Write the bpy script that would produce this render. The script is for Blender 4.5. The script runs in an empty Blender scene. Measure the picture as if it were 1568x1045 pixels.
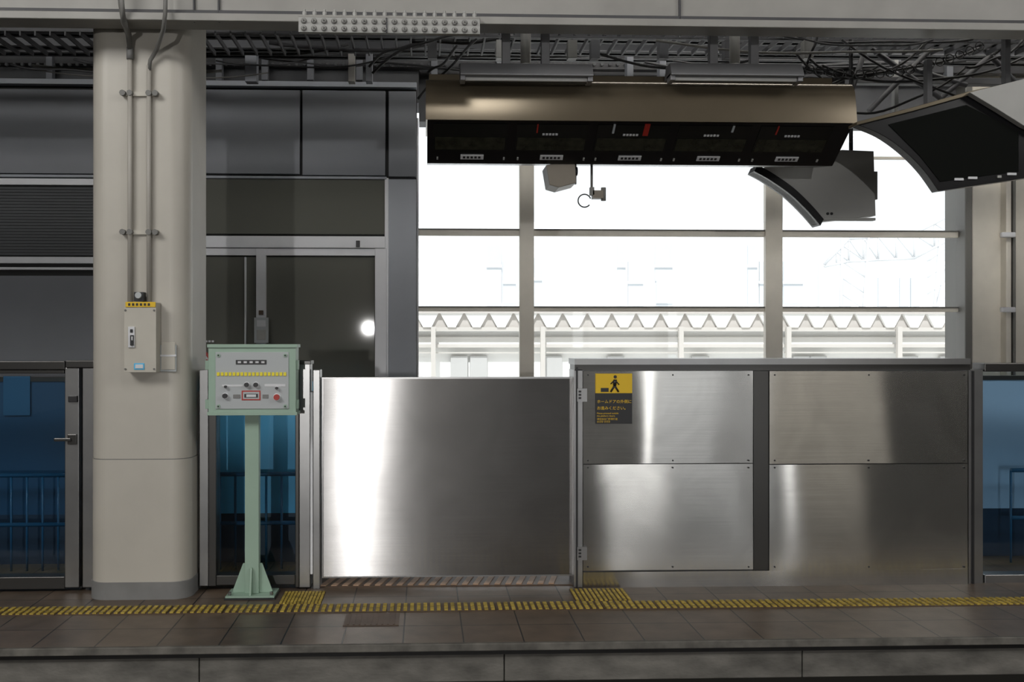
import bpy, bmesh, math, random
from mathutils import Vector, Matrix, noise as mnoise
random.seed(4)
scene=bpy.context.scene
scene.view_settings.view_transform='Standard'
scene.view_settings.look='None'
TH=math.radians(2.2); S,C=math.sin(TH),math.cos(TH)
F=1525.0; EYE=1.49; PX=708.0; PY=522.0
# helper: image pixel (u,v) projected onto the vertical plane Y -> metric X,Z
def W(u,v,Y):
    xc=(u-PX)/F; zc=(PY-v)/F; t=Y/(C-xc*S)
    return t*(S+xc*C), EYE+t*zc
# ---------------------------------------------------------------- materials
def mat(name,col,rough=0.5,metal=0.0,noise=0.0,nscale=6.0,bump=0.0,bscale=40.0,spec=0.5,aniso=0.0,stretch=(1,1,1)):
    m=bpy.data.materials.new(name); m.use_nodes=True
    nt=m.node_tree; b=nt.nodes['Principled BSDF']
    b.inputs['Base Color'].default_value=(*col,1); b.inputs['Roughness'].default_value=rough
    b.inputs['Metallic'].default_value=metal; b.inputs['Specular IOR Level'].default_value=spec
    tc=nt.nodes.new('ShaderNodeTexCoord'); mp=nt.nodes.new('ShaderNodeMapping'); mp.inputs['Scale'].default_value=stretch
    nt.links.new(tc.outputs['Object'],mp.inputs['Vector'])
    if noise>0:
        n=nt.nodes.new('ShaderNodeTexNoise'); n.inputs['Scale'].default_value=nscale; n.inputs['Detail'].default_value=6
        nt.links.new(mp.outputs['Vector'],n.inputs['Vector'])
        r=nt.nodes.new('ShaderNodeValToRGB')
        r.color_ramp.elements[0].position=0.3; r.color_ramp.elements[1].position=0.7
        r.color_ramp.elements[0].color=(*[c*(1-noise) for c in col],1)
        r.color_ramp.elements[1].color=(*[min(1,c*(1+noise*0.6)) for c in col],1)
        nt.links.new(n.outputs['Fac'],r.inputs['Fac']); nt.links.new(r.outputs['Color'],b.inputs['Base Color'])
    if bump>0:
        n2=nt.nodes.new('ShaderNodeTexNoise'); n2.inputs['Scale'].default_value=bscale; n2.inputs['Detail'].default_value=3
        nt.links.new(mp.outputs['Vector'],n2.inputs['Vector'])
        bp=nt.nodes.new('ShaderNodeBump'); bp.inputs['Strength'].default_value=bump; bp.inputs['Distance'].default_value=0.01
        nt.links.new(n2.outputs['Fac'],bp.inputs['Height']); nt.links.new(bp.outputs['Normal'],b.inputs['Normal'])
    if aniso>0:
        b.inputs['Anisotropic'].default_value=aniso
        tg=nt.nodes.new('ShaderNodeTangent'); tg.direction_type='UV_MAP'; tg.uv_map='UVMap'
        nt.links.new(tg.outputs['Tangent'],b.inputs['Tangent'])
    return m
def steel(name,col,rough):
    m=mat(name,col,rough,1.0,aniso=1.0)
    nt=m.node_tree; b=nt.nodes['Principled BSDF']
    tc=nt.nodes['Texture Coordinate']
    n3=nt.nodes.new('ShaderNodeTexNoise'); n3.inputs['Scale'].default_value=2.5; n3.inputs['Detail'].default_value=5; n3.inputs['Distortion'].default_value=1.5
    nt.links.new(tc.outputs['Object'],n3.inputs['Vector'])
    r=nt.nodes.new('ShaderNodeValToRGB'); r.color_ramp.elements[0].color=(*[c*0.88 for c in col],1); r.color_ramp.elements[1].color=(*col,1)
    r.color_ramp.elements[0].position=.35; r.color_ramp.elements[1].position=.65
    nt.links.new(n3.outputs['Fac'],r.inputs['Fac'])
    mp=nt.nodes.new('ShaderNodeMapping'); mp.inputs['Scale'].default_value=(1.5,1,160)
    nt.links.new(tc.outputs['Object'],mp.inputs['Vector'])
    n=nt.nodes.new('ShaderNodeTexNoise'); n.inputs['Scale'].default_value=1.0; n.inputs['Detail'].default_value=3
    nt.links.new(mp.outputs['Vector'],n.inputs['Vector'])
    mr=nt.nodes.new('ShaderNodeMapRange'); mr.inputs['To Min'].default_value=0.85; mr.inputs['To Max'].default_value=1.1
    nt.links.new(n.outputs['Fac'],mr.inputs['Value'])
    mx=nt.nodes.new('ShaderNodeVectorMath'); mx.operation='SCALE'
    nt.links.new(r.outputs['Color'],mx.inputs[0]); nt.links.new(mr.outputs['Result'],mx.inputs['Scale'])
    nt.links.new(mx.outputs[0],b.inputs['Base Color'])
    return m
def glass(name,tint,gloss=0.08,rough=0.02):
    m=bpy.data.materials.new(name); m.use_nodes=True; nt=m.node_tree
    for n in list(nt.nodes): nt.nodes.remove(n)
    o=nt.nodes.new('ShaderNodeOutputMaterial'); t=nt.nodes.new('ShaderNodeBsdfTransparent'); g=nt.nodes.new('ShaderNodeBsdfGlossy')
    t.inputs['Color'].default_value=(*tint,1); g.inputs['Roughness'].default_value=rough
    mx=nt.nodes.new('ShaderNodeMixShader'); mx.inputs[0].default_value=gloss
    nt.links.new(t.outputs[0],mx.inputs[1]); nt.links.new(g.outputs[0],mx.inputs[2]); nt.links.new(mx.outputs[0],o.inputs[0])
    return m
M={}
M['cream']=mat('cream_paint',(0.55,0.52,0.46),0.38,noise=0.06,nscale=3,bump=0.05,bscale=25)
M['beam']=mat('beam_paint',(0.38,0.37,0.345),0.5,noise=0.15,nscale=3)
M['beamdk']=mat('beam_dark_paint',(0.08,0.08,0.085),0.6,noise=0.2,nscale=4)
M['skirt']=mat('pillar_skirt_grey',(0.24,0.24,0.235),0.6,noise=0.15)
M['panel']=mat('wall_panel_grey',(0.22,0.23,0.255),0.5,noise=0.06,nscale=2)
M['panel2']=mat('wall_column_bluegrey',(0.42,0.445,0.49),0.5,noise=0.06,nscale=2)
M['louver']=mat('dark_louver',(0.085,0.09,0.095),0.6)
M['black']=mat('black_gap',(0.008,0.008,0.008),0.6)
M['alu']=mat('aluminium',(0.82,0.83,0.86),0.4,metal=0.05,noise=0.04)
M['dglass']=mat('dark_tinted_glass',(0.16,0.162,0.14),0.03,spec=0.25)
M['window_frame']=mat('window_frame_cream',(0.82,0.78,0.69),0.5,noise=0.05)
M['steel']=steel('brushed_stainless',(0.42,0.415,0.41),0.22)
M['steelw']=steel('wavy_stainless',(0.64,0.63,0.60),0.155)
M['steelp']=mat('post_stainless',(0.36,0.36,0.36),0.3,metal=0.95,noise=0.1)
M['steeld']=mat('dark_stainless',(0.09,0.088,0.085),0.3,metal=0.8)
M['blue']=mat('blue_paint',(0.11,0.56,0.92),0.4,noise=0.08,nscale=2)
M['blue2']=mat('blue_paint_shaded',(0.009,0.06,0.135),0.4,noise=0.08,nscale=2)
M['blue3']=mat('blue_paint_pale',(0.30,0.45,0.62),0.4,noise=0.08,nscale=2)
M['bluedk']=mat('blue_dark_paint',(0.008,0.03,0.065),0.4)
M['rail']=mat('railing_blue',(0.012,0.09,0.19),0.4)
M['gglass']=glass('gate_glass',(0.9,0.96,0.99),0.04)
M['wglass']=glass('window_glass',(0.97,0.98,0.98),0.02)
M['green']=mat('pale_green_paint',(0.36,0.50,0.40),0.45,noise=0.05)
M['boxgrey']=mat('control_face_grey',(0.50,0.53,0.54),0.45)
M['boxcream']=mat('switch_box_cream',(0.58,0.55,0.48),0.4,noise=0.05)
M['yellow']=mat('label_yellow',(0.85,0.55,0.02),0.5)
M['led']=mat('indicator_yellow',(0.95,0.80,0.02),0.4)
M['tact']=mat('tactile_yellow',(0.56,0.41,0.07),0.6,noise=0.5,nscale=25)
M['brown']=mat('tactile_brown',(0.11,0.07,0.045),0.5,noise=0.2)
M['white']=mat('label_white',(0.75,0.76,0.78),0.5)
M['red']=mat('button_red',(0.45,0.03,0.02),0.4)
M['dark']=mat('dark_plastic',(0.02,0.02,0.022),0.4)
M['bplast']=mat('black_screen_bezel',(0.006,0.006,0.007),0.25)
M['screen']=mat('monitor_screen',(0.010,0.011,0.010),0.06)
M['scrimg']=mat('monitor_picture',(0.03,0.031,0.02),0.1,noise=0.5,nscale=20)
M['khaki']=mat('hood_khaki_metal',(0.20,0.165,0.115),0.2,metal=0.5,noise=0.05)
M['camcase']=mat('camera_case_khaki',(0.20,0.175,0.14),0.4,noise=0.05)
M['hoodgrey']=mat('housing_grey',(0.46,0.46,0.44),0.45,noise=0.05)
M['lamp']=mat('fixture_grey',(0.24,0.24,0.25),0.45,metal=0.3)
M['tube']=mat('fluorescent_tube_unlit',(0.7,0.7,0.68),0.3)
M['cable']=mat('black_cable',(0.012,0.012,0.013),0.5)
M['pipe']=mat('grey_conduit',(0.19,0.187,0.175),0.5)
M['conduit']=mat('pillar_conduit_paint',(0.48,0.455,0.41),0.45)
M['conc']=mat('platform_concrete',(0.19,0.18,0.16),0.8,noise=0.45,nscale=5,bump=0.4,bscale=20,stretch=(1,1,2))
M['nose']=mat('platform_nosing',(0.17,0.16,0.14),0.7,noise=0.5,nscale=9)
M['thresh']=mat('threshold_beige',(0.50,0.33,0.22),0.6,noise=0.2)
M['ballast']=mat('track_ballast',(0.03,0.028,0.025),0.95,noise=0.5,nscale=20)
M['ceil']=mat('ceiling_dark',(0.05,0.05,0.055),0.8)
M['wallg']=mat('header_grey',(0.12,0.123,0.13),0.7,noise=0.1)
M['dkwall']=mat('dark_wall',(0.05,0.047,0.04),0.9)
M['facade']=mat('facade_white',(0.86,0.88,0.90),0.8)
M['facwin']=mat('facade_window',(0.53,0.56,0.59),0.8)
M['nwin']=mat('neighbour_window',(0.50,0.50,0.49),0.8)
M['nroof']=mat('neighbour_roof',(0.52,0.49,0.46),0.8)
M['nband']=mat('neighbour_band',(0.56,0.535,0.50),0.8)
M['nwhite']=mat('neighbour_white',(0.9,0.9,0.88),0.8)
M['truss']=mat('distant_truss',(0.62,0.64,0.66),0.8)
def floor_mat(name,off,c1,c2,size=0.3):
    m=mat(name,c1,0.36); nt=m.node_tree; b=nt.nodes['Principled BSDF']
    tc=nt.nodes['Texture Coordinate']; mp=nt.nodes.new('ShaderNodeMapping'); mp.inputs['Location'].default_value=(off[0],off[1],0)
    nt.links.new(tc.outputs['Object'],mp.inputs['Vector'])
    br=nt.nodes.new('ShaderNodeTexBrick'); br.offset=0; br.inputs['Scale'].default_value=1.0
    br.inputs['Brick Width'].default_value=size; br.inputs['Row Height'].default_value=0.3
    br.inputs['Mortar Size'].default_value=0.004; br.inputs['Mortar Smooth'].default_value=0.2
    br.inputs['Color1'].default_value=(*c1,1); br.inputs['Color2'].default_value=(*c2,1); br.inputs['Mortar'].default_value=(0.016,0.014,0.013,1)
    nt.links.new(mp.outputs['Vector'],br.inputs['Vector'])
    n=nt.nodes.new('ShaderNodeTexNoise'); n.inputs['Scale'].default_value=7; n.inputs['Detail'].default_value=8
    nt.links.new(tc.outputs['Object'],n.inputs['Vector'])
    mx=nt.nodes.new('ShaderNodeMix'); mx.data_type='RGBA'; mx.blend_type='MULTIPLY'; mx.inputs[0].default_value=0.6
    r=nt.nodes.new('ShaderNodeValToRGB'); r.color_ramp.elements[0].position=.3; r.color_ramp.elements[0].color=(.35,.35,.35,1); r.color_ramp.elements[1].position=.65
    nt.links.new(n.outputs['Fac'],r.inputs['Fac'])
    nt.links.new(br.outputs['Color'],mx.inputs[6]); nt.links.new(r.outputs['Color'],mx.inputs[7]); nt.links.new(mx.outputs[2],b.inputs['Base Color'])
    bp=nt.nodes.new('ShaderNodeBump'); bp.inputs['Strength'].default_value=.5; bp.inputs['Distance'].default_value=0.004; bp.invert=True
    n5=nt.nodes.new('ShaderNodeTexNoise'); n5.inputs['Scale'].default_value=120; nt.links.new(tc.outputs['Object'],n5.inputs['Vector'])
    ad=nt.nodes.new('ShaderNodeMath'); ad.operation='MULTIPLY_ADD'; ad.inputs[1].default_value=0.25
    nt.links.new(n5.outputs['Fac'],ad.inputs[0]); nt.links.new(br.outputs['Fac'],ad.inputs[2])
    nt.links.new(ad.outputs[0],bp.inputs['Height']); nt.links.new(bp.outputs['Normal'],b.inputs['Normal'])
    return m
sx=W(617,985,4.91)[0]
M['floor']=floor_mat('platform_tiles',(-sx,-4.91-0.0),(0.165,0.118,0.083),(0.13,0.095,0.068))
# ---------------------------------------------------------------- builder
class B:
    def __init__(s,name,bevel=0.0):
        s.name=name; s.bm=bmesh.new(); s.mats=[]; s.bevel=bevel
    def mi(s,m):
        if m not in s.mats: s.mats.append(m)
        return s.mats.index(m)
    def faces(s,vs,fs,m,smooth=False):
        bv=[s.bm.verts.new(v) for v in vs]; i=s.mi(m)
        for f in fs:
            try:
                fc=s.bm.faces.new([bv[k] for k in f]); fc.material_index=i; fc.smooth=smooth
            except ValueError: pass
    def box(s,x0,x1,y0,y1,z0,z1,m):
        x0,x1=min(x0,x1),max(x0,x1); y0,y1=min(y0,y1),max(y0,y1); z0,z1=min(z0,z1),max(z0,z1)
        v=[(x0,y0,z0),(x1,y0,z0),(x1,y1,z0),(x0,y1,z0),(x0,y0,z1),(x1,y0,z1),(x1,y1,z1),(x0,y1,z1)]
        s.faces(v,[(0,3,2,1),(4,5,6,7),(0,1,5,4),(1,2,6,5),(2,3,7,6),(3,0,4,7)],m)
    def fb(s,u0,v0,u1,v1,Y,d,m):
        x0=W(u0,v0,Y)[0]; x1=W(u1,v0,Y)[0]; uc=(max(u0,-50)+min(u1,1620))/2
        s.box(x0,x1,Y,Y+d,W(uc,v1,Y)[1],W(uc,v0,Y)[1],m)
    def sheet(s,u0,v0,u1,v1,Y,m,amp,freq,seed,zf=1.0):
        # gently oil-canned sheet metal: real displaced geometry
        x0=W(u0,v0,Y)[0]; x1=W(u1,v0,Y)[0]; uc=(u0+u1)/2; z0=W(uc,v1,Y)[1]; z1=W(uc,v0,Y)[1]
        nx=max(8,int((x1-x0)/0.02)); nz=max(4,int((z1-z0)/0.02)); i=s.mi(m); g=[]
        for a in range(nx+1):
            row=[]
            for c in range(nz+1):
                x=x0+(x1-x0)*a/nx; z=z0+(z1-z0)*c/nz
                d=amp*mnoise.noise(Vector((x*freq+seed,z*freq*zf,seed*1.7)))
                row.append(s.bm.verts.new((x,Y+d,z)))
            g.append(row)
        for a in range(nx):
            for c in range(nz):
                f=s.bm.faces.new((g[a][c],g[a+1][c],g[a+1][c+1],g[a][c+1])); f.material_index=i; f.smooth=True
    def cyl(s,p0,p1,r,m,seg=12,r2=None):
        r2=r if r2 is None else r2
        p0=Vector(p0);p1=Vector(p1);d=(p1-p0).normalized()
        a=d.orthogonal().normalized(); b=d.cross(a)
        vs=[]
        for p,rr in ((p0,r),(p1,r2)):
            for k in range(seg):
                t=2*math.pi*k/seg; vs.append(p+(a*math.cos(t)+b*math.sin(t))*rr)
        i=s.mi(m); bv=[s.bm.verts.new(v) for v in vs]
        for k in range(seg):
            f=s.bm.faces.new((bv[k],bv[(k+1)%seg],bv[seg+(k+1)%seg],bv[seg+k])); f.material_index=i; f.smooth=True
        f=s.bm.faces.new(bv[:seg][::-1]); f.material_index=i
        f=s.bm.faces.new(bv[seg:]); f.material_index=i
    def tube(s,pts,r,m,seg=8):
        pts=[Vector(p) for p in pts]; i=s.mi(m); rings=[]
        for k,p in enumerate(pts):
            d=(pts[min(k+1,len(pts)-1)]-pts[max(k-1,0)]).normalized()
            ref=Vector((0,1,0)) if abs(d.y)<0.9 else Vector((1,0,0))
            a=d.cross(ref).normalized(); b=d.cross(a)
            rings.append([s.bm.verts.new(p+(a*math.cos(2*math.pi*j/seg)+b*math.sin(2*math.pi*j/seg))*r) for j in range(seg)])
        for k in range(len(rings)-1):
            for j in range(seg):
                f=s.bm.faces.new((rings[k][j],rings[k][(j+1)%seg],rings[k+1][(j+1)%seg],rings[k+1][j])); f.material_index=i; f.smooth=True
        for rg in (rings[0][::-1],rings[-1]):
            f=s.bm.faces.new(rg); f.material_index=i
    def prism(s,prof,a0,a1,m,axis='x',smooth=False):
        n=len(prof); vs=[]
        for a in (a0,a1):
            for p in prof:
                vs.append((a,p[0],p[1]) if axis=='x' else ((p[0],a,p[1]) if axis=='y' else (p[0],p[1],a)))
        fs=[tuple(range(n))[::-1],tuple(range(n,2*n))]
        i=s.mi(m); bv=[s.bm.verts.new(v) for v in vs]
        for f in fs:
            fc=s.bm.faces.new([bv[k] for k in f]); fc.material_index=i
        for k in range(n):
            fc=s.bm.faces.new((bv[k],bv[(k+1)%n],bv[n+(k+1)%n],bv[n+k])); fc.material_index=i; fc.smooth=smooth
    def done(s,parent=None):
        bmesh.ops.recalc_face_normals(s.bm,faces=s.bm.faces[:])
        uv=s.bm.loops.layers.uv.new('UVMap')
        for f in s.bm.faces:
            for l in f.loops: l[uv].uv=(l.vert.co.z+0.13*l.vert.co.y,l.vert.co.x+0.37*l.vert.co.y)
        me=bpy.data.meshes.new(s.name); s.bm.to_mesh(me); s.bm.free()
        for m in s.mats: me.materials.append(M[m])
        o=bpy.data.objects.new(s.name,me); scene.collection.objects.link(o)
        if s.bevel>0:
            md=o.modifiers.new('bevel','BEVEL'); md.width=s.bevel; md.segments=2; md.limit_method='ANGLE'; md.angle_limit=math.radians(50)
        if parent: o.parent=parent
        return o
def sag(p0,p1,s,n=14,wob=0.0):
    p0=Vector(p0);p1=Vector(p1);out=[]
    for k in range(n+1):
        t=k/n; p=p0.lerp(p1,t); p.z-=s*4*t*(1-t); p.z+=wob*math.sin(t*9+p0.x); p.y+=wob*math.cos(t*7)
        out.append(p)
    return out
def P(u,v,Y):
    x,z=W(u,v,Y); return (x,Y,z)
def text(body,u,v,Y,size,mt,parent,name):
    cu=bpy.data.curves.new(name,'FONT'); cu.body=body; cu.size=size; cu.extrude=0.0005; cu.align_x='LEFT'
    cu.materials.append(M[mt]); o=bpy.data.objects.new(name,cu); scene.collection.objects.link(o)
    o.location=P(u,v,Y); o.rotation_euler=(math.radians(90),0,0)
    if parent: o.parent=parent
    return o
# ---------------------------------------------------------------- shell
YR=-32
b=B('floor'); b.box(-15,15,4.91,11,-0.06,0,'floor'); b.done()
b=B('platform_edge',0.004)
b.box(-15,15,4.885,4.909,-0.035,0.002,'nose')
x=-14.6
while x<15:
    b.box(x,x+1.495,4.93,5.3,-0.2,-0.062,'conc'); x+=1.5
b.done()
b=B('wall_platform_side'); b.box(-15,15,5.6,5.7,-1.3,-0.22,'dkwall'); b.done()
b=B('track_bed'); b.box(-14.99,14.99,YR+.01,5.59,-1.4,-1.3,'ballast'); b.done()
b=B('ceiling'); b.box(-15,15,4.6,10.4,5.2,5.3,'ceil'); b.box(-15,15,4.5,4.6,5.2,8.1,'ceil'); b.box(-15,15,YR,4.6,8,8.1,'ceil'); b.done()  # drop and roof over the tracks added unseen to block sky and sun
b=B('blocker_wall_front'); b.box(-15,15,YR-.1,YR,-1.4,8.1,'dkwall'); b.done()  # unseen end and side walls added to keep outside light out
b=B('blocker_wall_left'); b.box(-15.1,-15,YR-.1,10.4,-1.4,8.1,'dkwall'); b.done()
b=B('blocker_wall_right'); b.box(15,15.1,YR-.1,10.4,-1.4,8.1,'dkwall'); b.done()
# waiting room wall (left background)
YB=9.5
b=B('wall_waiting_room',0.004)
xL=-15; xR=W(638,0,YB)[0]
zt=W(320,124,YB)[1]; zp=W(320,267,YB)[1]
b.box(xL,xR,YB+0.06,YB+0.3,0,zt,'black')
def pan(u0,v0,u1,v1,m,Y=YB,d=0.06): b.fb(u0,v0,u1,v1,Y,d,m)
pan(-900,136,146,265,'panel'); pan(148,136,459,265,'panel'); pan(463,138,590,268,'panel'); pan(595,139,637,270,'panel')
b.fb(-900,122,638,130,YB-0.03,0.1,'panel2')
b.fb(-900,268,592,272,YB-0.02,0.08,'panel2')
pan(595,274,637,900,'panel2')
pan(-900,273,290,283,'alu'); pan(-900,286,290,391,'louver'); pan(-900,393,290,403,'alu'); pan(-900,409,290,413,'alu'); pan(-900,422,290,900,'panel')
for k in range(22): b.fb(-900,288+k*4.6,280,290+k*4.6,YB-0.012,0.02,'louver')
pan(298,274,590,358,'dglass'); pan(290,361,590,379,'alu',YB-0.03,0.09); pan(290,380,590,391,'alu',YB-0.01,0.07)
pan(290,393,574,900,'dglass',YB+0.02,0.04)
pan(392,380,407,900,'alu',YB-0.02); pan(574,380,592,900,'alu',YB-0.02); pan(589,272,595,900,'alu',YB-0.01)
pan(374,393,377,900,'alu',YB+0.0)
b.fb(545,368,551,378,YB-0.05,0.02,'dark')
b.fb(396,475,403,482,YB-0.04,0.02,'brown')
b.done()
b=B('document_pouch',0.002); b.fb(389,486,411,525,YB-0.05,0.02,'boxgrey'); b.fb(393,490,407,500,YB-0.055,0.005,'white'); b.fb(393,505,407,520,YB-0.055,0.005,'hoodgrey'); b.done()
b=B('prohibition_sign'); x,z=W(309,552,YB-0.03)
b.cyl((x,YB-0.03,z),(x,YB-0.01,z),0.09,'red',32); b.cyl((x,YB-0.035,z),(x,YB-0.03,z),0.06,'white',32); b.box(x-0.055,x+0.055,YB-0.04,YB-0.035,z-0.012,z+0.012,'red'); b.done()
b=B('door_notice_text'); 
for k in range(6): b.fb(299+k*5,521,302.5+k*5,524,YB-0.005,0.004,'white')
b.done()
YW=10.0
zh=W(784,186,YW)[1]
b=B('wall_header',0.004); b.box(-15,xR+0.02,9.85,10.3,zt-0.1,5.2,'wallg'); b.box(xR+0.02,15,YW+0.02,YW+0.3,zh,5.2,'wallg')
for v in (60,92): b.fb(-400,v,1700,v+12,9.75,0.1,'beamdk')
for u in (70,330,400,470,545,660,760,960,1100,1370,1450): b.fb(u,20,u+10,122,9.7,0.08,'panel')
for u in range(-50,1620,12):
    x,z=W(u,98,9.73); b.cyl((x,9.75,z),(x,9.72,z),0.018,'wallg',6)
b.done()
b=B('window_1',0.004)
wm='window_frame'
zb=0
for (u0,u1,m) in ((638,641,'alu'),(795,817,wm),(1170,1196,wm),(1466,1478,wm)):
    x0=W(u0,0,YW)[0]; x1=W(u1,0,YW)[0]; b.box(x0,x1,YW-0.05,YW+0.02,zb,zh+0.02,m)
for v0,v1 in ((351,362),(469,477)):
    b.fb(640,v0,1470,v0+2,YW-0.03,0.05,'pipe'); b.fb(640,v0+2,1470,v1,YW-0.02,0.04,wm)
b.fb(1196,239,1470,243,YW-0.02,0.05,wm)
b.fb(640,600,1470,640,YW-0.05,0.1,wm)
b.box(W(640,0,YW)[0],W(1466,0,YW)[0],YW+0.02,YW+0.028,0,zh,'wglass')
b.done()
b=B('wall_back_right',0.01)
zc=4.4
def col(u0,u1,Y,m,d=0.2):
    b.box(W(u0,0,Y)[0],W(u1,0,Y)[0],Y,Y+d,0,zc,m)
col(1478,1489,9.85,'pipe',0.4); col(1489,1700,9.9,'window_frame',0.4); col(1541,1549,9.8,'window_frame'); col(1552,1556,9.8,'pipe')
b.box(W(1700,0,9.9)[0],15,9.9,10.3,0,zc,'window_frame')
for v in (355,470): b.fb(1535,v,1556,v+8,9.75,0.05,'alu')
b.done()
# ---------------------------------------------------------------- outside
b=B('outdoor_ground'); b.box(-60,60,10.5,90,-1.5,-1.4,'nwhite'); b.done()
b=B('neighbour_platform_roof')
YN=22; x0=W(560,0,YN)[0]; x1=W(1620,0,YN)[0]
zr=W(1050,480,YN)[1]; zl=W(1050,501,YN)[1]; per=38*YN/F
b.box(x0,x1,YN-0.05,YN+3,zr,zr+0.06,'nroof')
k=0; x=x0
while x<x1:
    b.prism([(x,zr),(x+per*0.30,zl),(x+per*0.62,zl),(x+per*0.92,zr)],YN,YN+3,'nwhite','y')
    b.prism([(x+per*0.92,zr),(x+per*0.62,zl-.02),(x+per*1.30,zl-.02),(x+per,zr)],YN+0.1,YN+3,'nroof','y')
    x+=per
b.box(x0,x1,YN+0.05,YN+0.2,W(1050,507,YN)[1],zl,'nband')
b.box(x0,x1,YN+0.3,YN+0.4,W(1050,529,YN)[1],W(1050,507,YN)[1],'nwhite')
b.box(x0,x1,YN+0.15,YN+0.3,W(1050,532,YN)[1],W(1050,527,YN)[1],'nband')
b.box(x0,x1,YN+0.2,YN+0.3,W(1050,517,YN)[1],W(1050,515.5,YN)[1],'nband')
b.box(x0,x1,YN+0.2,YN+0.3,W(1050,541,YN)[1],W(1050,539,YN)[1],'nband')
b.box(x0,x1,YN+0.4,YN+0.5,-1,W(1050,532,YN)[1],'nwhite')
for u in (690,720,835,930,1060,1215,1240,1380,1440): b.fb(u,545,u+26,600,YN+0.3,0.08,'nwin')
for u in (660,828,1040,1205,1375): b.fb(u,500,u+7,640,YN-0.1,0.1,'nband')
b.done()
b=B('office_building')
YO=45; b.fb(600,340,1250,600,YO,4,'facade'); b.fb(1255,400,1470,600,YO+3,4,'facade')
for u0,v0,u1,v1 in ((745,375,768,465),(770,400,790,465),(812,395,830,465),(945,375,958,468),(962,400,985,468),(1003,375,1030,430),(1005,430,1030,468),(1145,375,1160,465),(1163,400,1185,465),(1200,400,1230,465)):
    b.fb(u0,v0,u1,v1,YO-0.1,0.15,'facwin'); b.fb(u0,v0+30,u1,v0+34,YO-0.2,0.12,'facade')
for u0 in (1290,1345,1378,1395): b.fb(u0,425,u0+13,470,YO+2.9,0.15,'facwin')
b.done()
b=B('catenary_truss')
YT=35
pts=[(1262,405),(1300,365),(1345,362),(1400,358),(1462,325)]
pt2=[(1262,408),(1300,400),(1345,398),(1400,395),(1462,362)]
for q in (pts,pt2):
    for a,c in zip(q,q[1:]): b.cyl(P(*a,YT),P(*c,YT),0.05,'truss',6)
for i in range(9):
    t=i/8
    def ip(q,t):
        f=t*(len(q)-1); k=min(int(f),len(q)-2); g=f-k
        return (q[k][0]*(1-g)+q[k+1][0]*g,q[k][1]*(1-g)+q[k+1][1]*g)
    b.cyl(P(*ip(pts,t),YT),P(*ip(pt2,t),YT),0.03,'truss',6)
    if i<8: b.cyl(P(*ip(pts,t),YT),P(*ip(pt2,t+1/8),YT),0.03,'truss',6)
for u0,u1 in ((1290,1286),(1330,1318),(1440,1425),(1462,1415)):
    x,z=W(u1,545,YT); b.cyl(P(u0,362,YT),(x,YT,z),0.06,'truss',6); b.cyl((x,YT,z),(x,YT,-1.4),0.06,'truss',6)
for i in range(6):
    b.cyl(P(1290,375+i*25,YT),P(1326,400+i*25,YT),0.03,'truss',6); b.cyl(P(1455,375+i*25,YT),P(1420,400+i*25,YT),0.03,'truss',6)
b.done()
# ---------------------------------------------------------------- overhead beam
YBm=5.55
zb0=W(784,34,YBm)[1]
b=B('overhead_steel_beam',0.004)
b.box(-9,9,YBm,YBm+0.2,zb0,zb0+0.03,'beam')
b.box(-9,9,YBm+0.03,YBm+0.06,zb0+0.03,zb0+0.06,'beamdk')
b.box(-9,9,YBm+0.05,YBm+0.1,zb0+0.05,zb0+0.7,'beam')
b.box(-9,9,YBm-0.01,YBm+0.02,zb0-0.012,zb0+0.03,'beam')
for u in (1040,295,333): b.fb(u,-20,u+3,32,YBm+0.03,0.03,'beamdk')
b.done()
b=B('bolted_splice_plate',0.002)
x0=W(457,0,5.5)[0]; x1=W(735,0,5.5)[0]
zp0=W(596,50,5.5)[1]; zp1=W(596,27,5.5)[1]
b.box(x0,x1,5.5,5.538,zp0,zp1,'hoodgrey'); b.box(x0-0.0,x1-0.0,5.5,5.538,zp1,zp1+0.012,'beam'); b.box(W(592,0,5.5)[0]-.004,W(592,0,5.5)[0]+.004,5.49,5.5,zp0,zp1,'beamdk')
n=18
for i in range(n):
    x=x0+0.03+(x1-x0-0.06)*i/(n-1)
    for zz in (zp0+0.02,zp1-0.022):
        b.cyl((x,5.5,zz),(x,5.496,zz),0.017,'pipe',12); b.cyl((x,5.496,zz),(x,5.485,zz),0.012,'hoodgrey',6); b.cyl((x,5.485,zz),(x,5.475,zz),0.006,'pipe',8)
    b.cyl((x,5.52,zp1+0.012),(x,5.52,zp1+0.035),0.013,'hoodgrey',6); b.cyl((x,5.52,zp1+0.035),(x,5.52,zp1+0.05),0.007,'hoodgrey',8)
b.done()
b=B('ceiling_steelwork',0.003)
for (v,Y,h,m) in ((52,7.4,0.08,'beamdk'),(84,8.6,0.06,'beamdk'),(70,8.0,0.10,'wallg')):
    x,z=W(784,v,Y); b.box(-11,11,Y,Y+0.05,z-h/2,z+h/2,m); b.box(-11,11,Y-0.04,Y+0.09,z-h/2,z-h/2+0.012,m); b.box(-11,11,Y-0.04,Y+0.09,z+h/2-0.012,z+h/2,m)
for u in (375,533,560,960,1010,1370): b.fb(u,44,u+(18 if u in(375,) else 10),124,8.4,0.1,'panel' if u!=533 else 'beam')
for u in range(-40,1620,23): b.fb(u,46,u+3,54,7.0,0.5,'beamdk')
b.fb(-200,44,1700,47,7.0,0.03,'beamdk'); b.fb(-200,53,1700,56,7.0,0.03,'beamdk')
for u,v0 in ((805,50),(1125,50)): b.cyl(P(u,v0-80,6.7),P(u,98,6.7),0.035,'hoodgrey',14)
for u in (655,760,870,905,1010,1110,1232):
    b.fb(u,60,u+14,88,6.9,0.08,random.choice(['pipe','beamdk','hoodgrey','wallg']))
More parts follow.
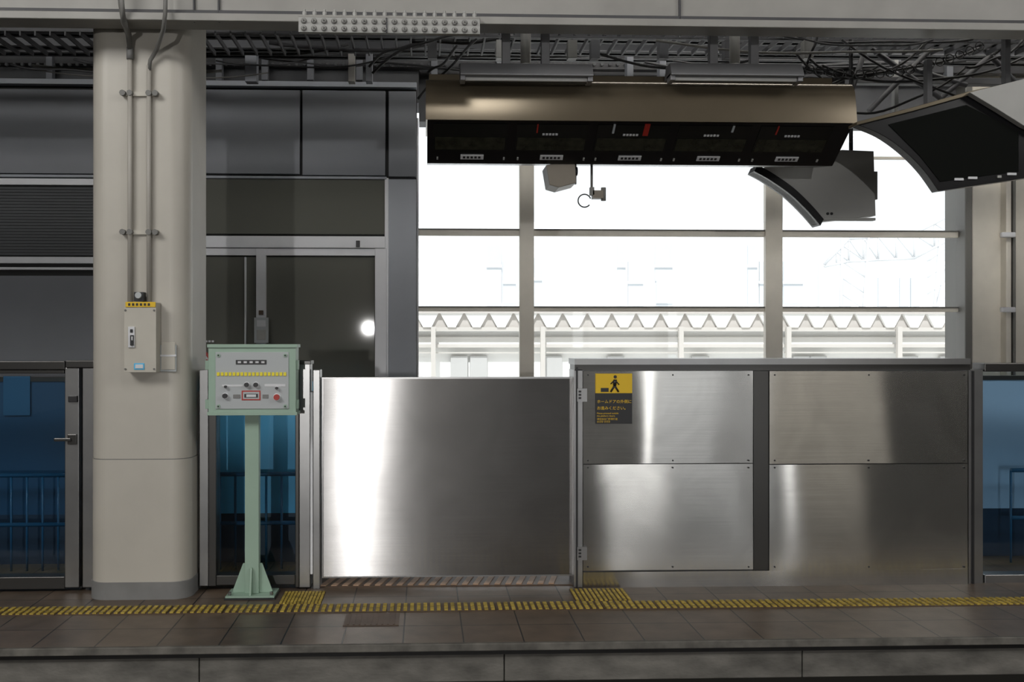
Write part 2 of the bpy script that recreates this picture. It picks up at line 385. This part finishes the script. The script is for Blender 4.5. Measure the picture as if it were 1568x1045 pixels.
for a,c in (((1315,60),(1440,150)),((1440,60),(1330,170)),((1440,150),(1570,40)),((1480,45),(1568,140)),((1520,0),(1568,45)),((1300,150),(1330,60)),((1380,100),(1480,130))):
    b.cyl(P(*a,7.6),P(*c,7.6),0.022,'beamdk',8)
b.fb(1300,118,1700,128,7.8,0.08,'beamdk'); b.fb(1370,60,1376,200,8.2,0.06,'hoodgrey')
b.done()
b=B('overhead_cables')
for i in range(26):
    u0=random.uniform(-40,1300); L=random.uniform(150,500); v0=random.uniform(48,104); v1=v0+random.uniform(-12,12); Y=random.uniform(6.7,9.0)
    b.tube(sag(P(u0,v0,Y),P(u0+L,v1,Y),random.uniform(0.0,0.09),14,0.01),random.uniform(0.006,0.018),random.choice(['cable','cable','pipe','beamdk','beamdk']))
for a,c,s in (((1215,75),(1300,170),.0),((1215,100),(1500,70),.12),((1240,90),(1420,60),.2),((1260,100),(1568,85),.15),((1300,170),(1480,100),.1),((1305,75),(1303,215),0),((1230,130),(1350,95),.05),((1290,60),(1568,170),.1),((1255,45),(1230,115),0),((1480,100),(1568,60),.05),((570,110),(720,55),-.08),((640,150),(730,60),.0),((655,110),(700,70),.03),((300,60),(310,125),0),((565,100),(645,70),-.05)):
    b.tube(sag(P(*a,6.8),P(*c,6.9),s,14,0.012),0.009,'cable')
for k in range(18):
    t=k/17; a=Vector(P(1240,105,6.7)).lerp(Vector(P(1500,70,6.7)),t); a.z-=0.1*4*t*(1-t)
    b.tube([a+Vector((0.03*math.cos(q*math.pi/4),0,0.03*math.sin(q*math.pi/4))) for q in range(9)],0.004,'cable',5)
b.done()
# ---------------------------------------------------------------- pillar
def rrect(x0,x1,y0,y1,r,n=5):
    out=[]
    for cx,cy,a in ((x1-r,y1-r,0),(x0+r,y1-r,90),(x0+r,y0+r,180),(x1-r,y0+r,270)):
        for k in range(n+1):
            t=math.radians(a+90*k/n); out.append((cx+r*math.cos(t),cy+r*math.sin(t)))
    return out
px0=W(147,0,5.95)[0]; px1=W(298,0,5.95)[0]; py0=5.80; py1=6.37
b=B('support_pillar')
zs=W(222,703,5.8)[1]
b.prism(rrect(px0,px1,py0,py1,0.11,14),0.10,zs-0.004,'cream','z')
b.prism(rrect(px0+.004,px1-.004,py0+.004,py1-.004,0.11,14),zs-0.004,zs+0.001,'skirt','z')
b.prism(rrect(px0+.002,px1-.002,py0+.002,py1-.002,0.11,14),zs+0.001,5.2,'cream','z')
b.prism(rrect(px0-0.006,px1+0.006,py0-0.006,py1+0.006,0.11,14),0.0,0.10,'skirt','z')
pil=b.done()
b=B('pillar_conduits')
for u,top in ((199,82),(228,100)):
    b.cyl(P(u,top,5.775),P(u,462,5.775),0.013,'conduit',12)
for v in (142,355):
    x0,z=W(188,v,5.77); x1,_=W(241,v,5.77)
    b.box(x0,x1,5.785,5.8,z-0.012,z+0.012,'boxcream')
    for u in (188,199,228,238):
        x,_=W(u,v,5.77); b.cyl((x,5.785,z),(x,5.755,z),0.017,'pipe',8)
b.cyl(P(199,72,5.77),P(199,90,5.77),0.019,'skirt',12)
b.tube([P(183,-30,5.5),P(186,8,5.49),P(189,30,5.52),P(197,52,5.72),P(199,80,5.775)],0.017,'pipe',10)
b.tube([P(254,-30,5.5),P(253,20,5.49),P(250,45,5.55),P(240,75,5.74),P(230,92,5.77),P(228,110,5.775)],0.012,'pipe',10)
b.done()
b=B('emergency_switch_box',0.004)
b.fb(190,463,239,570,5.70,0.098,'boxcream'); b.fb(192,462,238,470,5.694,0.006,'yellow')
for k in range(6): b.fb(196+k*6,464,199.5+k*6,468,5.692,0.003,'dark')
b.fb(196,500,206,532,5.69,0.01,'white'); b.fb(199,504,203,509,5.685,0.006,'dark'); b.fb(199,513,204,529,5.68,0.011,'dark'); b.fb(201,515,203,521,5.677,0.004,'white')
b.fb(205,556,221,566,5.696,0.004,'blue'); b.fb(207,558,219,564,5.693,0.004,'white')
b.fb(205,447,220,461,5.72,0.05,'dark'); x,z=W(212,452,5.71); b.cyl((x,5.70,z),(x,5.72,z),0.018,'boxgrey',16)
for u in (192,236):
  for v in (475,565):
    x,z=W(u,v,5.7); b.cyl((x,5.7,z),(x,5.694,z),0.006,'pipe',8)
b.done()
b=B('leaflet_holder',0.002); b.fb(240,528,270,569,5.79,0.01,'boxgrey'); b.fb(247,524,268,566,5.785,0.006,'boxcream'); b.fb(240,543,270,546,5.783,0.006,'white'); b.done()
# ---------------------------------------------------------------- gates
YG=6.0
b=B('platform_gate',0.004)
b.fb(-700,553,99,566,YG-0.01,0.1,'steeld'); b.fb(-700,566,98,572,YG,0.06,'steeld'); b.fb(-700,884,99,903,YG,0.1,'steeld')
for u0,u1 in ((99,121),(126,145)): b.fb(u0,563,u1,900,YG,0.12,'steelp')
b.fb(121,560,126,902,YG+0.05,0.06,'dark')
b.box(W(-700,0,YG)[0],W(99,0,YG)[0],YG+0.04,YG+0.05,0.03,1.27,'gglass')
b.fb(104,606,118,616,YG-0.02,0.02,'dark'); b.fb(82,671,108,676,YG-0.03,0.03,'steeld'); b.fb(103,665,117,681,YG-0.015,0.015,'steeld')
b.fb(100,552,145,563,YG-0.01,0.14,'steeld')
b.done()
b=B('platform_gate',0.004)
for u0,u1,t,bt,m in ((305,319,566,898,'steelp'),(319,331,566,898,'steeld'),(452,458,556,900,'steeld'),(458,475,554,900,'steelp'),(479,490,566,905,'steelp'),(475,479,600,880,'alu')):
    b.fb(u0,t,u1,bt,YG,0.12,m)
b.fb(450,552,476,558,YG-0.02,0.16,'steeld'); b.fb(331,556,452,572,YG,0.1,'steelp'); b.fb(331,881,452,896,YG,0.1,'steeld'); b.fb(301.5,600,304.5,870,YG+.05,0.05,'white')
b.box(W(331,0,YG)[0],W(452,0,YG)[0],YG+0.04,YG+0.05,0.06,1.3,'gglass')
b.fb(382,640,396,885,YG+.02,0.03,'steeld')
b.done()
b=B('sliding_gate_panel',0.0)
YS=6.06
b.fb(493,579,877,883,YS+0.012,0.04,'steeld'); b.sheet(493,579,877,883,YS,'steel',0.003,1.1,3.1)
b.fb(493,577.5,877,580,YS-0.004,0.06,'steelp'); b.fb(493,578,495.5,883,YS-0.003,0.05,'steelp'); b.fb(493,881.5,877,883.5,YS-0.003,0.05,'steelp')
b.done()
b=B('gate_door_housing',0.0)
YH=5.97
b.fb(880,549,1486,558,YH-0.03,0.25,'steelp'); b.fb(880,558,1486,567,YH,0.2,'steeld')
b.sheet(893,568,1153,709.5,YH,'steelw',0.008,1.6,1.3,.8); b.sheet(893,711,1153,873,YH,'steelw',0.008,1.6,5.4,.8)
b.sheet(1178,568,1482,709.5,YH,'steelw',0.008,1.6,9.7,.8); b.sheet(1178,711,1482,873,YH,'steelw',0.008,1.6,12.2,.8)
b.fb(893,568,1482,873,YH+0.02,0.18,'steeld')
b.fb(1154,568,1177,873,YH+0.008,0.1,'steeld')
b.fb(893,874,1482,900,YH,0.2,'steelw')
b.fb(879,566,892,900,YH,0.2,'steelp'); b.fb(882,562,885,900,YH-0.006,0.02,'dark')
for v in (595,838):
    b.fb(884,v,899,v+20,YH-0.02,0.02,'steelp'); 
    for k in range(3): b.fb(886,v+3+k*5,890,v+6+k*5,YH-0.024,0.006,'dark')
b.fb(1483,566,1505,898,YH+0.02,0.16,'steelp'); b.fb(1489,568,1492,896,YH+0.01,0.02,'dark')
for u in (900,1030,1146,1186,1330,1476):
    for v in (574,705,716,868,):
        x,z=W(u,v,YH); b.cyl((x,YH+.005,z),(x,YH-0.006,z),0.005,'dark',8)
b.done()
b=B('platform_gate',0.004)
b.fb(1508,556,2000,569,YG-0.02,0.14,'steeld'); b.fb(1508,880,2000,900,YG,0.1,'steelp')
b.box(W(1508,0,YG)[0],W(2000,0,YG)[0],YG+0.04,YG+0.05,0.05,1.3,'gglass')
b.done()
for u0,u1,m in ((-700,140,'blue2'),(300,487,'blue'),(1500,2100,'blue3')):  # blue panels and rails stand in for reflections in the gate glass
    b=B('blue_reflection_panel')
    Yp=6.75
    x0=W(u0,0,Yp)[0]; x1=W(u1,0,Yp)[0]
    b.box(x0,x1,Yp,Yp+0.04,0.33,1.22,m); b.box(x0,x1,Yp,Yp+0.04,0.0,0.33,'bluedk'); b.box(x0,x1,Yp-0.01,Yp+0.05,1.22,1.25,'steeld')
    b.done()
    b=B('reflection_rails')
    Yr=6.55; x0+=0.1; x1-=0.1
    for z in (0.62,0.30): b.cyl((x0,Yr,z),(x1,Yr,z),0.014,'rail',8)
    x=x0
    while x<x1:
        b.cyl((x,Yr,0.0),(x,Yr,0.62),0.008,'rail',8); x+=0.1
    b.done()
b=B('wall_notice_sheet'); b.fb(5,576,46,636,6.735,0.012,'rail'); b.done()
YSg=YH-0.012
b=B('safety_sign'); b.fb(912,572,968,602,YSg,0.005,'yellow'); b.fb(912,602,968,649,YSg,0.005,'dark')
def sg(u0,v0,u1,v1,m='dark'): b.fb(u0,v0,u1,v1,YSg-0.002,0.002,m)
x,z=W(942,577,YSg); b.cyl((x,YSg-0.002,z),(x,YSg,z),0.010,'dark',14)
def limb(a,c,r): b.cyl(P(*a,YSg-0.001),P(*c,YSg-0.001),r,'dark',6)
limb((942,581),(941,590),.011); limb((941,590),(947,600),.006); limb((941,590),(935,600),.006); limb((942,582),(948,589),.004); limb((941,582),(935,588),.004); sg(920,594,932,600)
o=b.done()
text('ホームドアの外側に',914,617,YSg-0.002,0.0235,'yellow',o,'text_line_1')
text('お進みください。',914,627,YSg-0.002,0.0235,'yellow',o,'text_line_2')
for i,(t,v) in enumerate((('Please proceed outside',634),('the platform doors.',638),('请往站台门外侧行走',643),('승강장 안전문',647))):
    text(t,914,v,YSg-0.002,0.014,'yellow',o,'text_small_%d'%i)
# ---------------------------------------------------------------- tactile paving
b=B('tactile_paving_strip')
ya,yb=5.48,5.64
x=-8.0
while x<9:
    b.box(x,x+0.296,ya,yb,0.0,0.004,'brown')
    for i in range(8):
        xx=x+0.012+i*0.037
        for (q0,q1) in ((ya+0.008,ya+0.072),(ya+.088,yb-0.008)):
            b.prism([(xx,q0),(xx+0.020,q0),(xx+0.020,q1),(xx,q1)],0.004,0.010,'tact','z')
    x+=0.3
for u0,u1 in ((424,490),(884,972)):
    Y0,Y1=5.645,5.93
    xa=W(u0,0,5.6)[0]; xb=W(u1,0,5.6)[0]
    b.box(xa,xb,Y0,Y1,0.0,0.004,'brown')
    n=12
    for i in range(n):
        xx=xa+(xb-xa)*(i+.2)/n
        b.box(xx,xx+0.014,Y0+0.01,Y1-0.01,0.004,0.010,'tact')
b.done()
b=B('gate_threshold_strip')
xa=W(494,0,6.2)[0]; xb=W(876,0,6.2)[0]
b.box(xa,xb,6.04,6.5,0,0.006,'brown')
x=xa
while x<xb-.15:
    b.prism([(x,6.05),(x+0.034,6.05),(x+0.134,6.48),(x+0.10,6.48)],0.006,0.012,'thresh','z'); x+=0.066
b.done()
b=B('floor_access_cover'); xa=W(527,0,5.3)[0]; b.box(xa,xa+0.29,5.215,5.44,0.0,0.003,'brown'); 
for k in range(9): b.box(xa+.02+k*.03,xa+.03+k*.03,5.23,5.43,0.003,0.005,'brown')
b.done()
# ---------------------------------------------------------------- control box on stand
b=B('door_control_stand',0.003)
YC=5.76; D=YC-5.60
b.fb(319,529,453,634,YC,0.13,'green'); b.fb(317,527,455,532,YC-0.01,0.15,'green'); b.fb(330,539,442,626,YC-0.006,0.01,'boxgrey')
b.fb(317,631,455,636,YC-0.005,0.14,'green')
def c(u0,v0,u1,v1,m,d=0.008): b.fb(u0,v0,u1,v1,YC-0.006-d,d,m)
c(361,551,408,558,'dark',0.003)
for k in range(5): c(364+k*9,553,369+k*9,556,'white',0.004)
for k in range(18): c(332+k*6,570,336.3+k*6,575.5,'led',0.005)
c(340,589,372,592,'white',.002); c(405,588,437,592,'white',.002)
c(370,598,399,613,'red',0.002); c(372,600,397,611,'boxgrey',0.003); c(374,603,395,609,'dark',0.004); c(377,604,392,608,'white',0.006)
c(357,604,368,610,'skirt',.003); c(402,604,411,610,'skirt',.003)
for u,v,r,m in ((345,606,.014,'dark'),(346,592,.008,'dark'),(378,589,.013,'dark'),(392,589,.013,'dark'),(424,608,.017,'red'),(424,594,.008,'dark')):
    x,z=W(u,v,YC-0.01); b.cyl((x,YC-0.006,z),(x,YC-0.012,z),r*1.3,'alu',16); b.cyl((x,YC-0.012,z),(x,YC-0.032,z),r,m,16)
for u in (335,437):
    for v in (544,622):
        x,z=W(u,v,YC); b.cyl((x,YC-0.006,z),(x,YC-0.012,z),.011,'green',12); b.cyl((x,YC-0.012,z),(x,YC-0.015,z),.005,'dark',8)
for v in (552,612):
    b.fb(314,v,320,v+14,YC+0.02,0.04,'green'); b.fb(452,v,457,v+14,YC+0.02,0.04,'green')
xc=W(386,0,5.85)[0]
b.box(xc-0.04,xc+0.04,5.68+D,5.74+D,0.02,W(386,634,5.85)[1],'green')
b.prism([(xc-0.038,0.02),(xc-0.038,0.19),(xc-0.055,0.19),(xc-0.115,0.03),(xc-0.115,0.02)],5.705+D,5.715+D,'green','y')
b.prism([(xc+0.038,0.02),(xc+0.038,0.19),(xc+0.055,0.19),(xc+0.115,0.03),(xc+0.115,0.02)],5.705+D,5.715+D,'green','y')
b.prism([(5.675+D,0.02),(5.675+D,0.17),(5.66+D,0.17),(5.62+D,0.02)],xc-0.005,xc+0.005,'green','x')
b.box(xc-0.14,xc+0.14,5.61+D,5.80+D,0.0105,0.02,'green'); b.box(xc-0.145,xc+0.145,5.60+D,5.805+D,0.0,0.0105,'dark')
for dx in (-.12,.12):
    b.cyl((xc+dx,5.64+D,0.02),(xc+dx,5.64+D,0.038),.011,'steelp',6)
b.done()
# ---------------------------------------------------------------- monitor hood
b=B('monitor_hood',0.0)
x0=W(652,0,6.0)[0]; x1=W(1311,0,6.0)[0]
prof=[(5.985,2.822)]; N=16; tilts=[]
for k in range(N):
    t=k/(N-1); tilt=math.radians(6+10*t if t<.6 else 12+ (t-.6)/.4*60); tilts.append(tilt)
    y,z=prof[-1]; L=0.0195; prof.append((y+L*math.sin(tilt),z+L*math.cos(tilt)))
yt,zt2=prof[-1]
i=b.mi('khaki'); ra=[b.bm.verts.new((x0,y,z)) for y,z in prof]; rb=[b.bm.verts.new((x1,y,z)) for y,z in prof]
for k in range(N):
    f=b.bm.faces.new((ra[k],rb[k],rb[k+1],ra[k+1])); f.material_index=i; f.smooth=True
body=[(y+0.004,z) for y,z in prof]+[(6.62,zt2+.015),(6.62,2.85)]
b.prism(body,x0+.001,x1-.001,'khaki','x')
b.prism([(6.015,2.822),(6.615,2.845),(6.615,2.66),(6.33,2.62),(6.31,2.63)],x0+0.01,x1-0.012,'bplast','x')
b.box(x0+0.02,x1-0.1,6.12,6.60,zt2+.004,zt2+.04,'khaki')
A=Vector((0,6.015,2.822)); Bm=Vector((0,6.31,2.63)); dirn=(Bm-A)
nrm=Vector((0,-abs(dirn.z),-abs(dirn.y))).normalized()
def patch(xa,xb,s0,s1,m,off=0.004):
    q=[]
    for (x,s) in ((xa,s0),(xb,s0),(xb,s1),(xa,s1)):
        p=A+dirn*s+nrm*off; q.append((x,p.y,p.z))
    q2=[(p[0],p[1]+0.004,p[2]+0.004) for p in q]
    b.faces(q+q2,[(0,1,2,3),(4,5,6,7),(0,1,5,4),(1,2,6,5),(2,3,7,6),(3,0,4,7)],m)
us=[(664,776),(790,899),(912,1022),(1035,1145),(1158,1268)]
Yf=6.13
for i,(ua,ub) in enumerate(us):
    xa=W(ua,0,Yf)[0]; xb=W(ub,0,Yf)[0]
    patch(xa,xb,0.06,0.72,'screen',0.004); patch(xa+.01,xb-.01,0.38,0.68,'scrimg',0.006)
    xm=(xa+xb)/2-0.01
    patch(xm-0.045,xm+0.1,0.82,0.93,'white',0.006)
    for k in range(5): patch(xm-0.03+k*.024,xm-0.015+k*.024,0.85,0.90,'dark',0.008)
    if i>0:
        for k in range(5): patch(xm-0.05+k*.02,xm-0.036+k*.02,0.27,0.31,'white',0.008)
    for k in range(2): patch(xa+0.02+.42*k,xa+0.03+.42*k,0.88,0.94,'hoodgrey',0.006)
for (ua,ub,m,s0,s1) in ((935,938,'facwin',.03,.25),(982,990,'red',.02,.3),(820,822,'red',.05,.25),(1183,1185,'red',.05,.25),(1115,1118,'facwin',.05,.2)):  # coloured bars painted on as reflections in the screens
    patch(W(ua,0,Yf)[0],W(ub,0,Yf)[0],s0,s1,m,0.009)
o=b.done()
for i,(ua,ub) in enumerate(((705,908),(1027,1230))):
    b=B('fluorescent_fixture',0.003)
    Yl=5.86; xa=W(ua,0,Yl)[0]; xb=W(ub,0,Yl)[0]; z1=W(ua,94,Yl)[1]; z0=W(ua,118,Yl)[1]
    b.prism([(Yl-.02,z0+0.02),(Yl+.02,z1),(Yl+.12,z1),(Yl+.16,z0+0.02),(Yl+.16,z0+0.012),(Yl-.02,z0+0.012)],xa,xb,'lamp','x')
    b.cyl((xa+0.03,Yl+.03,z0+0.0),(xb-0.03,Yl+.03,z0+0.0),0.012,'tube',12)
    b.box(xa,xa+0.03,Yl,Yl+.1,z0-0.015,z0+0.03,'lamp'); b.box(xb-0.03,xb,Yl,Yl+.1,z0-0.015,z0+0.03,'lamp')
    b.box(xa+.25,xa+.3,Yl+.05,Yl+.1,z1,z1+0.25,'lamp'); b.box(xb-.3,xb-.25,Yl+.05,Yl+.1,z1,z1+0.25,'lamp'); b.done()
b=B('security_camera',0.004)
Yc=6.45
b.prism([W(833,257,Yc),W(876,250,Yc),W(878,284,Yc),W(852,291,Yc),W(838,287,Yc)],Yc-0.12,Yc+0.1,'camcase','y')
b.cyl(P(877,262,Yc),P(884,262,Yc),0.03,'dark',12); b.fb(868,247,880,254,Yc-.02,0.05,'dark'); b.cyl(P(880,247,Yc),P(880,282,Yc),0.012,'pipe',8)
b.done()
b=B('hanging_speaker_mount')
b.cyl(P(906,248,Yc),P(906,290,Yc),0.008,'pipe',8); cx,cz=W(895,307,Yc)
b.tube([(cx+0.042*math.cos(math.radians(a)),Yc,cz+0.042*math.sin(math.radians(a))) for a in range(20,325,15)],0.004,'cable',6)
b.fb(908,291,924,303,Yc-.02,0.06,'camcase'); b.cyl(P(924,287,Yc),P(924,307,Yc),0.016,'pipe',12); b.fb(904,286,910,298,Yc-.02,0.04,'pipe')
b.done()
def arc(pts,n=6):
    out=[]
    p=[pts[0]]+pts+[pts[-1]]
    for i in range(1,len(p)-2):
        for k in range(n):
            t=k/n; q=[]
            for d in (0,1):
                a0,a1,a2,a3=p[i-1][d],p[i][d],p[i+1][d],p[i+2][d]
                q.append(0.5*((2*a1)+(-a0+a2)*t+(2*a0-5*a1+4*a2-a3)*t*t+(-a0+3*a1-3*a2+a3)*t**3))
            out.append(tuple(q))
    out.append(pts[-1]); return out
b=B('monitor_hood',0.003)
Yr=5.9
cv=arc([(1312,190),(1350,206),(1384,230),(1414,260),(1437,292)])
out=cv+[(1680,256),(1700,100),(1568,126),(1485,144),(1400,168)]
b.prism([W(u,v,Yr) for u,v in out],Yr,Yr+0.08,'bplast','y')
b.prism([W(u,v,Yr-0.02) for u,v in [(1312,186),(1400,163),(1485,139),(1700,95),(1700,101),(1485,145),(1400,169),(1312,191)]],Yr-0.02,Yr+0.10,'khaki','y')
b.prism([W(u,v,Yr-0.06) for u,v in [(1485,141),(1690,90),(1690,250),(1568,192),(1530,168)]],Yr-0.06,Yr-0.01,'hoodgrey','y')
b.prism([W(u,v,Yr-0.005) for u,v in [(1360,190),(1480,160),(1560,200),(1560,262),(1440,278),(1410,240)]],Yr-0.005,Yr,'screen','y')
for u in (1462,1483,1543): b.fb(u,272-(u-1462)*.1,u+14,276-(u-1462)*.1,Yr-0.01,0.01,'white')
b.fb(1528,268,1534,272,Yr-0.01,0.01,'hoodgrey')
b.fb(1420,90,1428,170,Yr+0.02,0.05,'beamdk'); b.fb(1540,20,1548,150,Yr+0.02,0.05,'beamdk')
b.done()
b=B('monitor_housing',0.003)
Yq=6.9
cur=arc([(1153,263),(1175,275),(1208,298),(1236,325),(1254,346)])
b.prism([W(u,v,Yq) for u,v in cur[:-1]+[(1256,339),(1341,330),(1338,231),(1290,229),(1230,236),(1180,252)]],Yq,Yq+0.1,'hoodgrey','y')
b.prism([W(u,v,Yq) for u,v in cur+[(u+5,v-10) for u,v in cur][::-1]],Yq-0.03,Yq+0.12,'bplast','y')
b.fb(1334,262,1344,305,Yq+.05,0.1,'hoodgrey'); b.fb(1256,333,1341,337,Yq-.01,0.05,'hoodgrey')
for u in (1267,1273): 
    x,z=W(u,327,Yq); b.cyl((x,Yq,z),(x,Yq-0.01,z),.01,'dark',10)
b.cyl(P(1303,60,Yq+.1),P(1303,232,Yq+.1),0.015,'dark',8)
b.done()
# ---------------------------------------------------------------- lights
def area(name,loc,tgt,sx,sy,P_,col=(1,1,1)):
    l=bpy.data.lights.new(name,'AREA'); l.shape='RECTANGLE'; l.size=sx; l.size_y=sy; l.energy=P_; l.color=col
    o=bpy.data.objects.new(name,l); scene.collection.objects.link(o); o.location=loc
    o.rotation_euler=(Vector(tgt)-Vector(loc)).to_track_quat('-Z','Y').to_euler(); return o
area('fill_left',(-6.0,-1.5,6.6),(-1.5,7,1.6),4.5,2.2,370,(1,0.98,0.95))  # added unseen fill, lights pillar and gates from the left
area('fill_right',(8.5,-1.5,6.8),(2.0,7,1.6),3.5,2.2,200,(1,0.98,0.95))  # added unseen fill from the right
area('hood_patch_light',(0.50,1.5,5.75),(0.35,6,2.9),0.95,0.8,24,(1,0.98,0.95))  # added unseen light for the bright patch on the monitor hood
area('mullion_fill',(3.6,7.3,5.1),(3.8,10,1.2),6,0.3,70,(1,0.96,0.9))  # added unseen fill to brighten the window mullions
area('reflect_strip_main',(4.35,-8,1.3),(4.35,6,1.3),0.3,5,20)  # this and following strip lights added behind camera for steel reflections
area('reflect_strip_wide',(5.6,-8,1.3),(5.6,6,1.3),1.9,5,30,(.97,.985,1))
area('reflect_strip_narrow',(7.05,-8,1.3),(7.05,6,1.3),0.25,5,18)
area('reflect_strip_far',(8.2,-8,1.3),(8.2,6,1.3),1.7,5,13,(1,.93,.82))
area('reflect_strip_dim',(2.0,-8,1.3),(2.0,6,1.3),3.8,5,9,(1,.98,.95))  # added dim strip, lifts the dark half of the sliding panel
l=bpy.data.lights.new('low_sun_glint','POINT'); l.energy=4300; l.shadow_soft_size=0.16; l.color=(1,0.98,0.96)
o=bpy.data.objects.new('low_sun_glint',l); scene.collection.objects.link(o); o.location=(-2.6,-28,2.1)
l=bpy.data.lights.new('sun','SUN'); l.energy=3.3; l.angle=0.02
o=bpy.data.objects.new('sun',l); scene.collection.objects.link(o); o.rotation_euler=Vector((0.15,0.7,-0.7)).to_track_quat('-Z','Y').to_euler()
w=bpy.data.worlds.new('world'); scene.world=w; w.use_nodes=True
bg=w.node_tree.nodes['Background']; bg.inputs[0].default_value=(0.96,0.98,1,1); bg.inputs[1].default_value=1.2
# ---------------------------------------------------------------- camera
cd=bpy.data.cameras.new('camera'); cd.sensor_width=36; cd.lens=F/1568*36; cd.shift_x=(784-PX)/1568; cd.shift_y=0.0
cd.clip_start=0.05; cd.clip_end=300
co=bpy.data.objects.new('camera',cd); scene.collection.objects.link(co)
co.location=(0,0,EYE); co.rotation_euler=(math.radians(90),0,-TH)
scene.camera=co
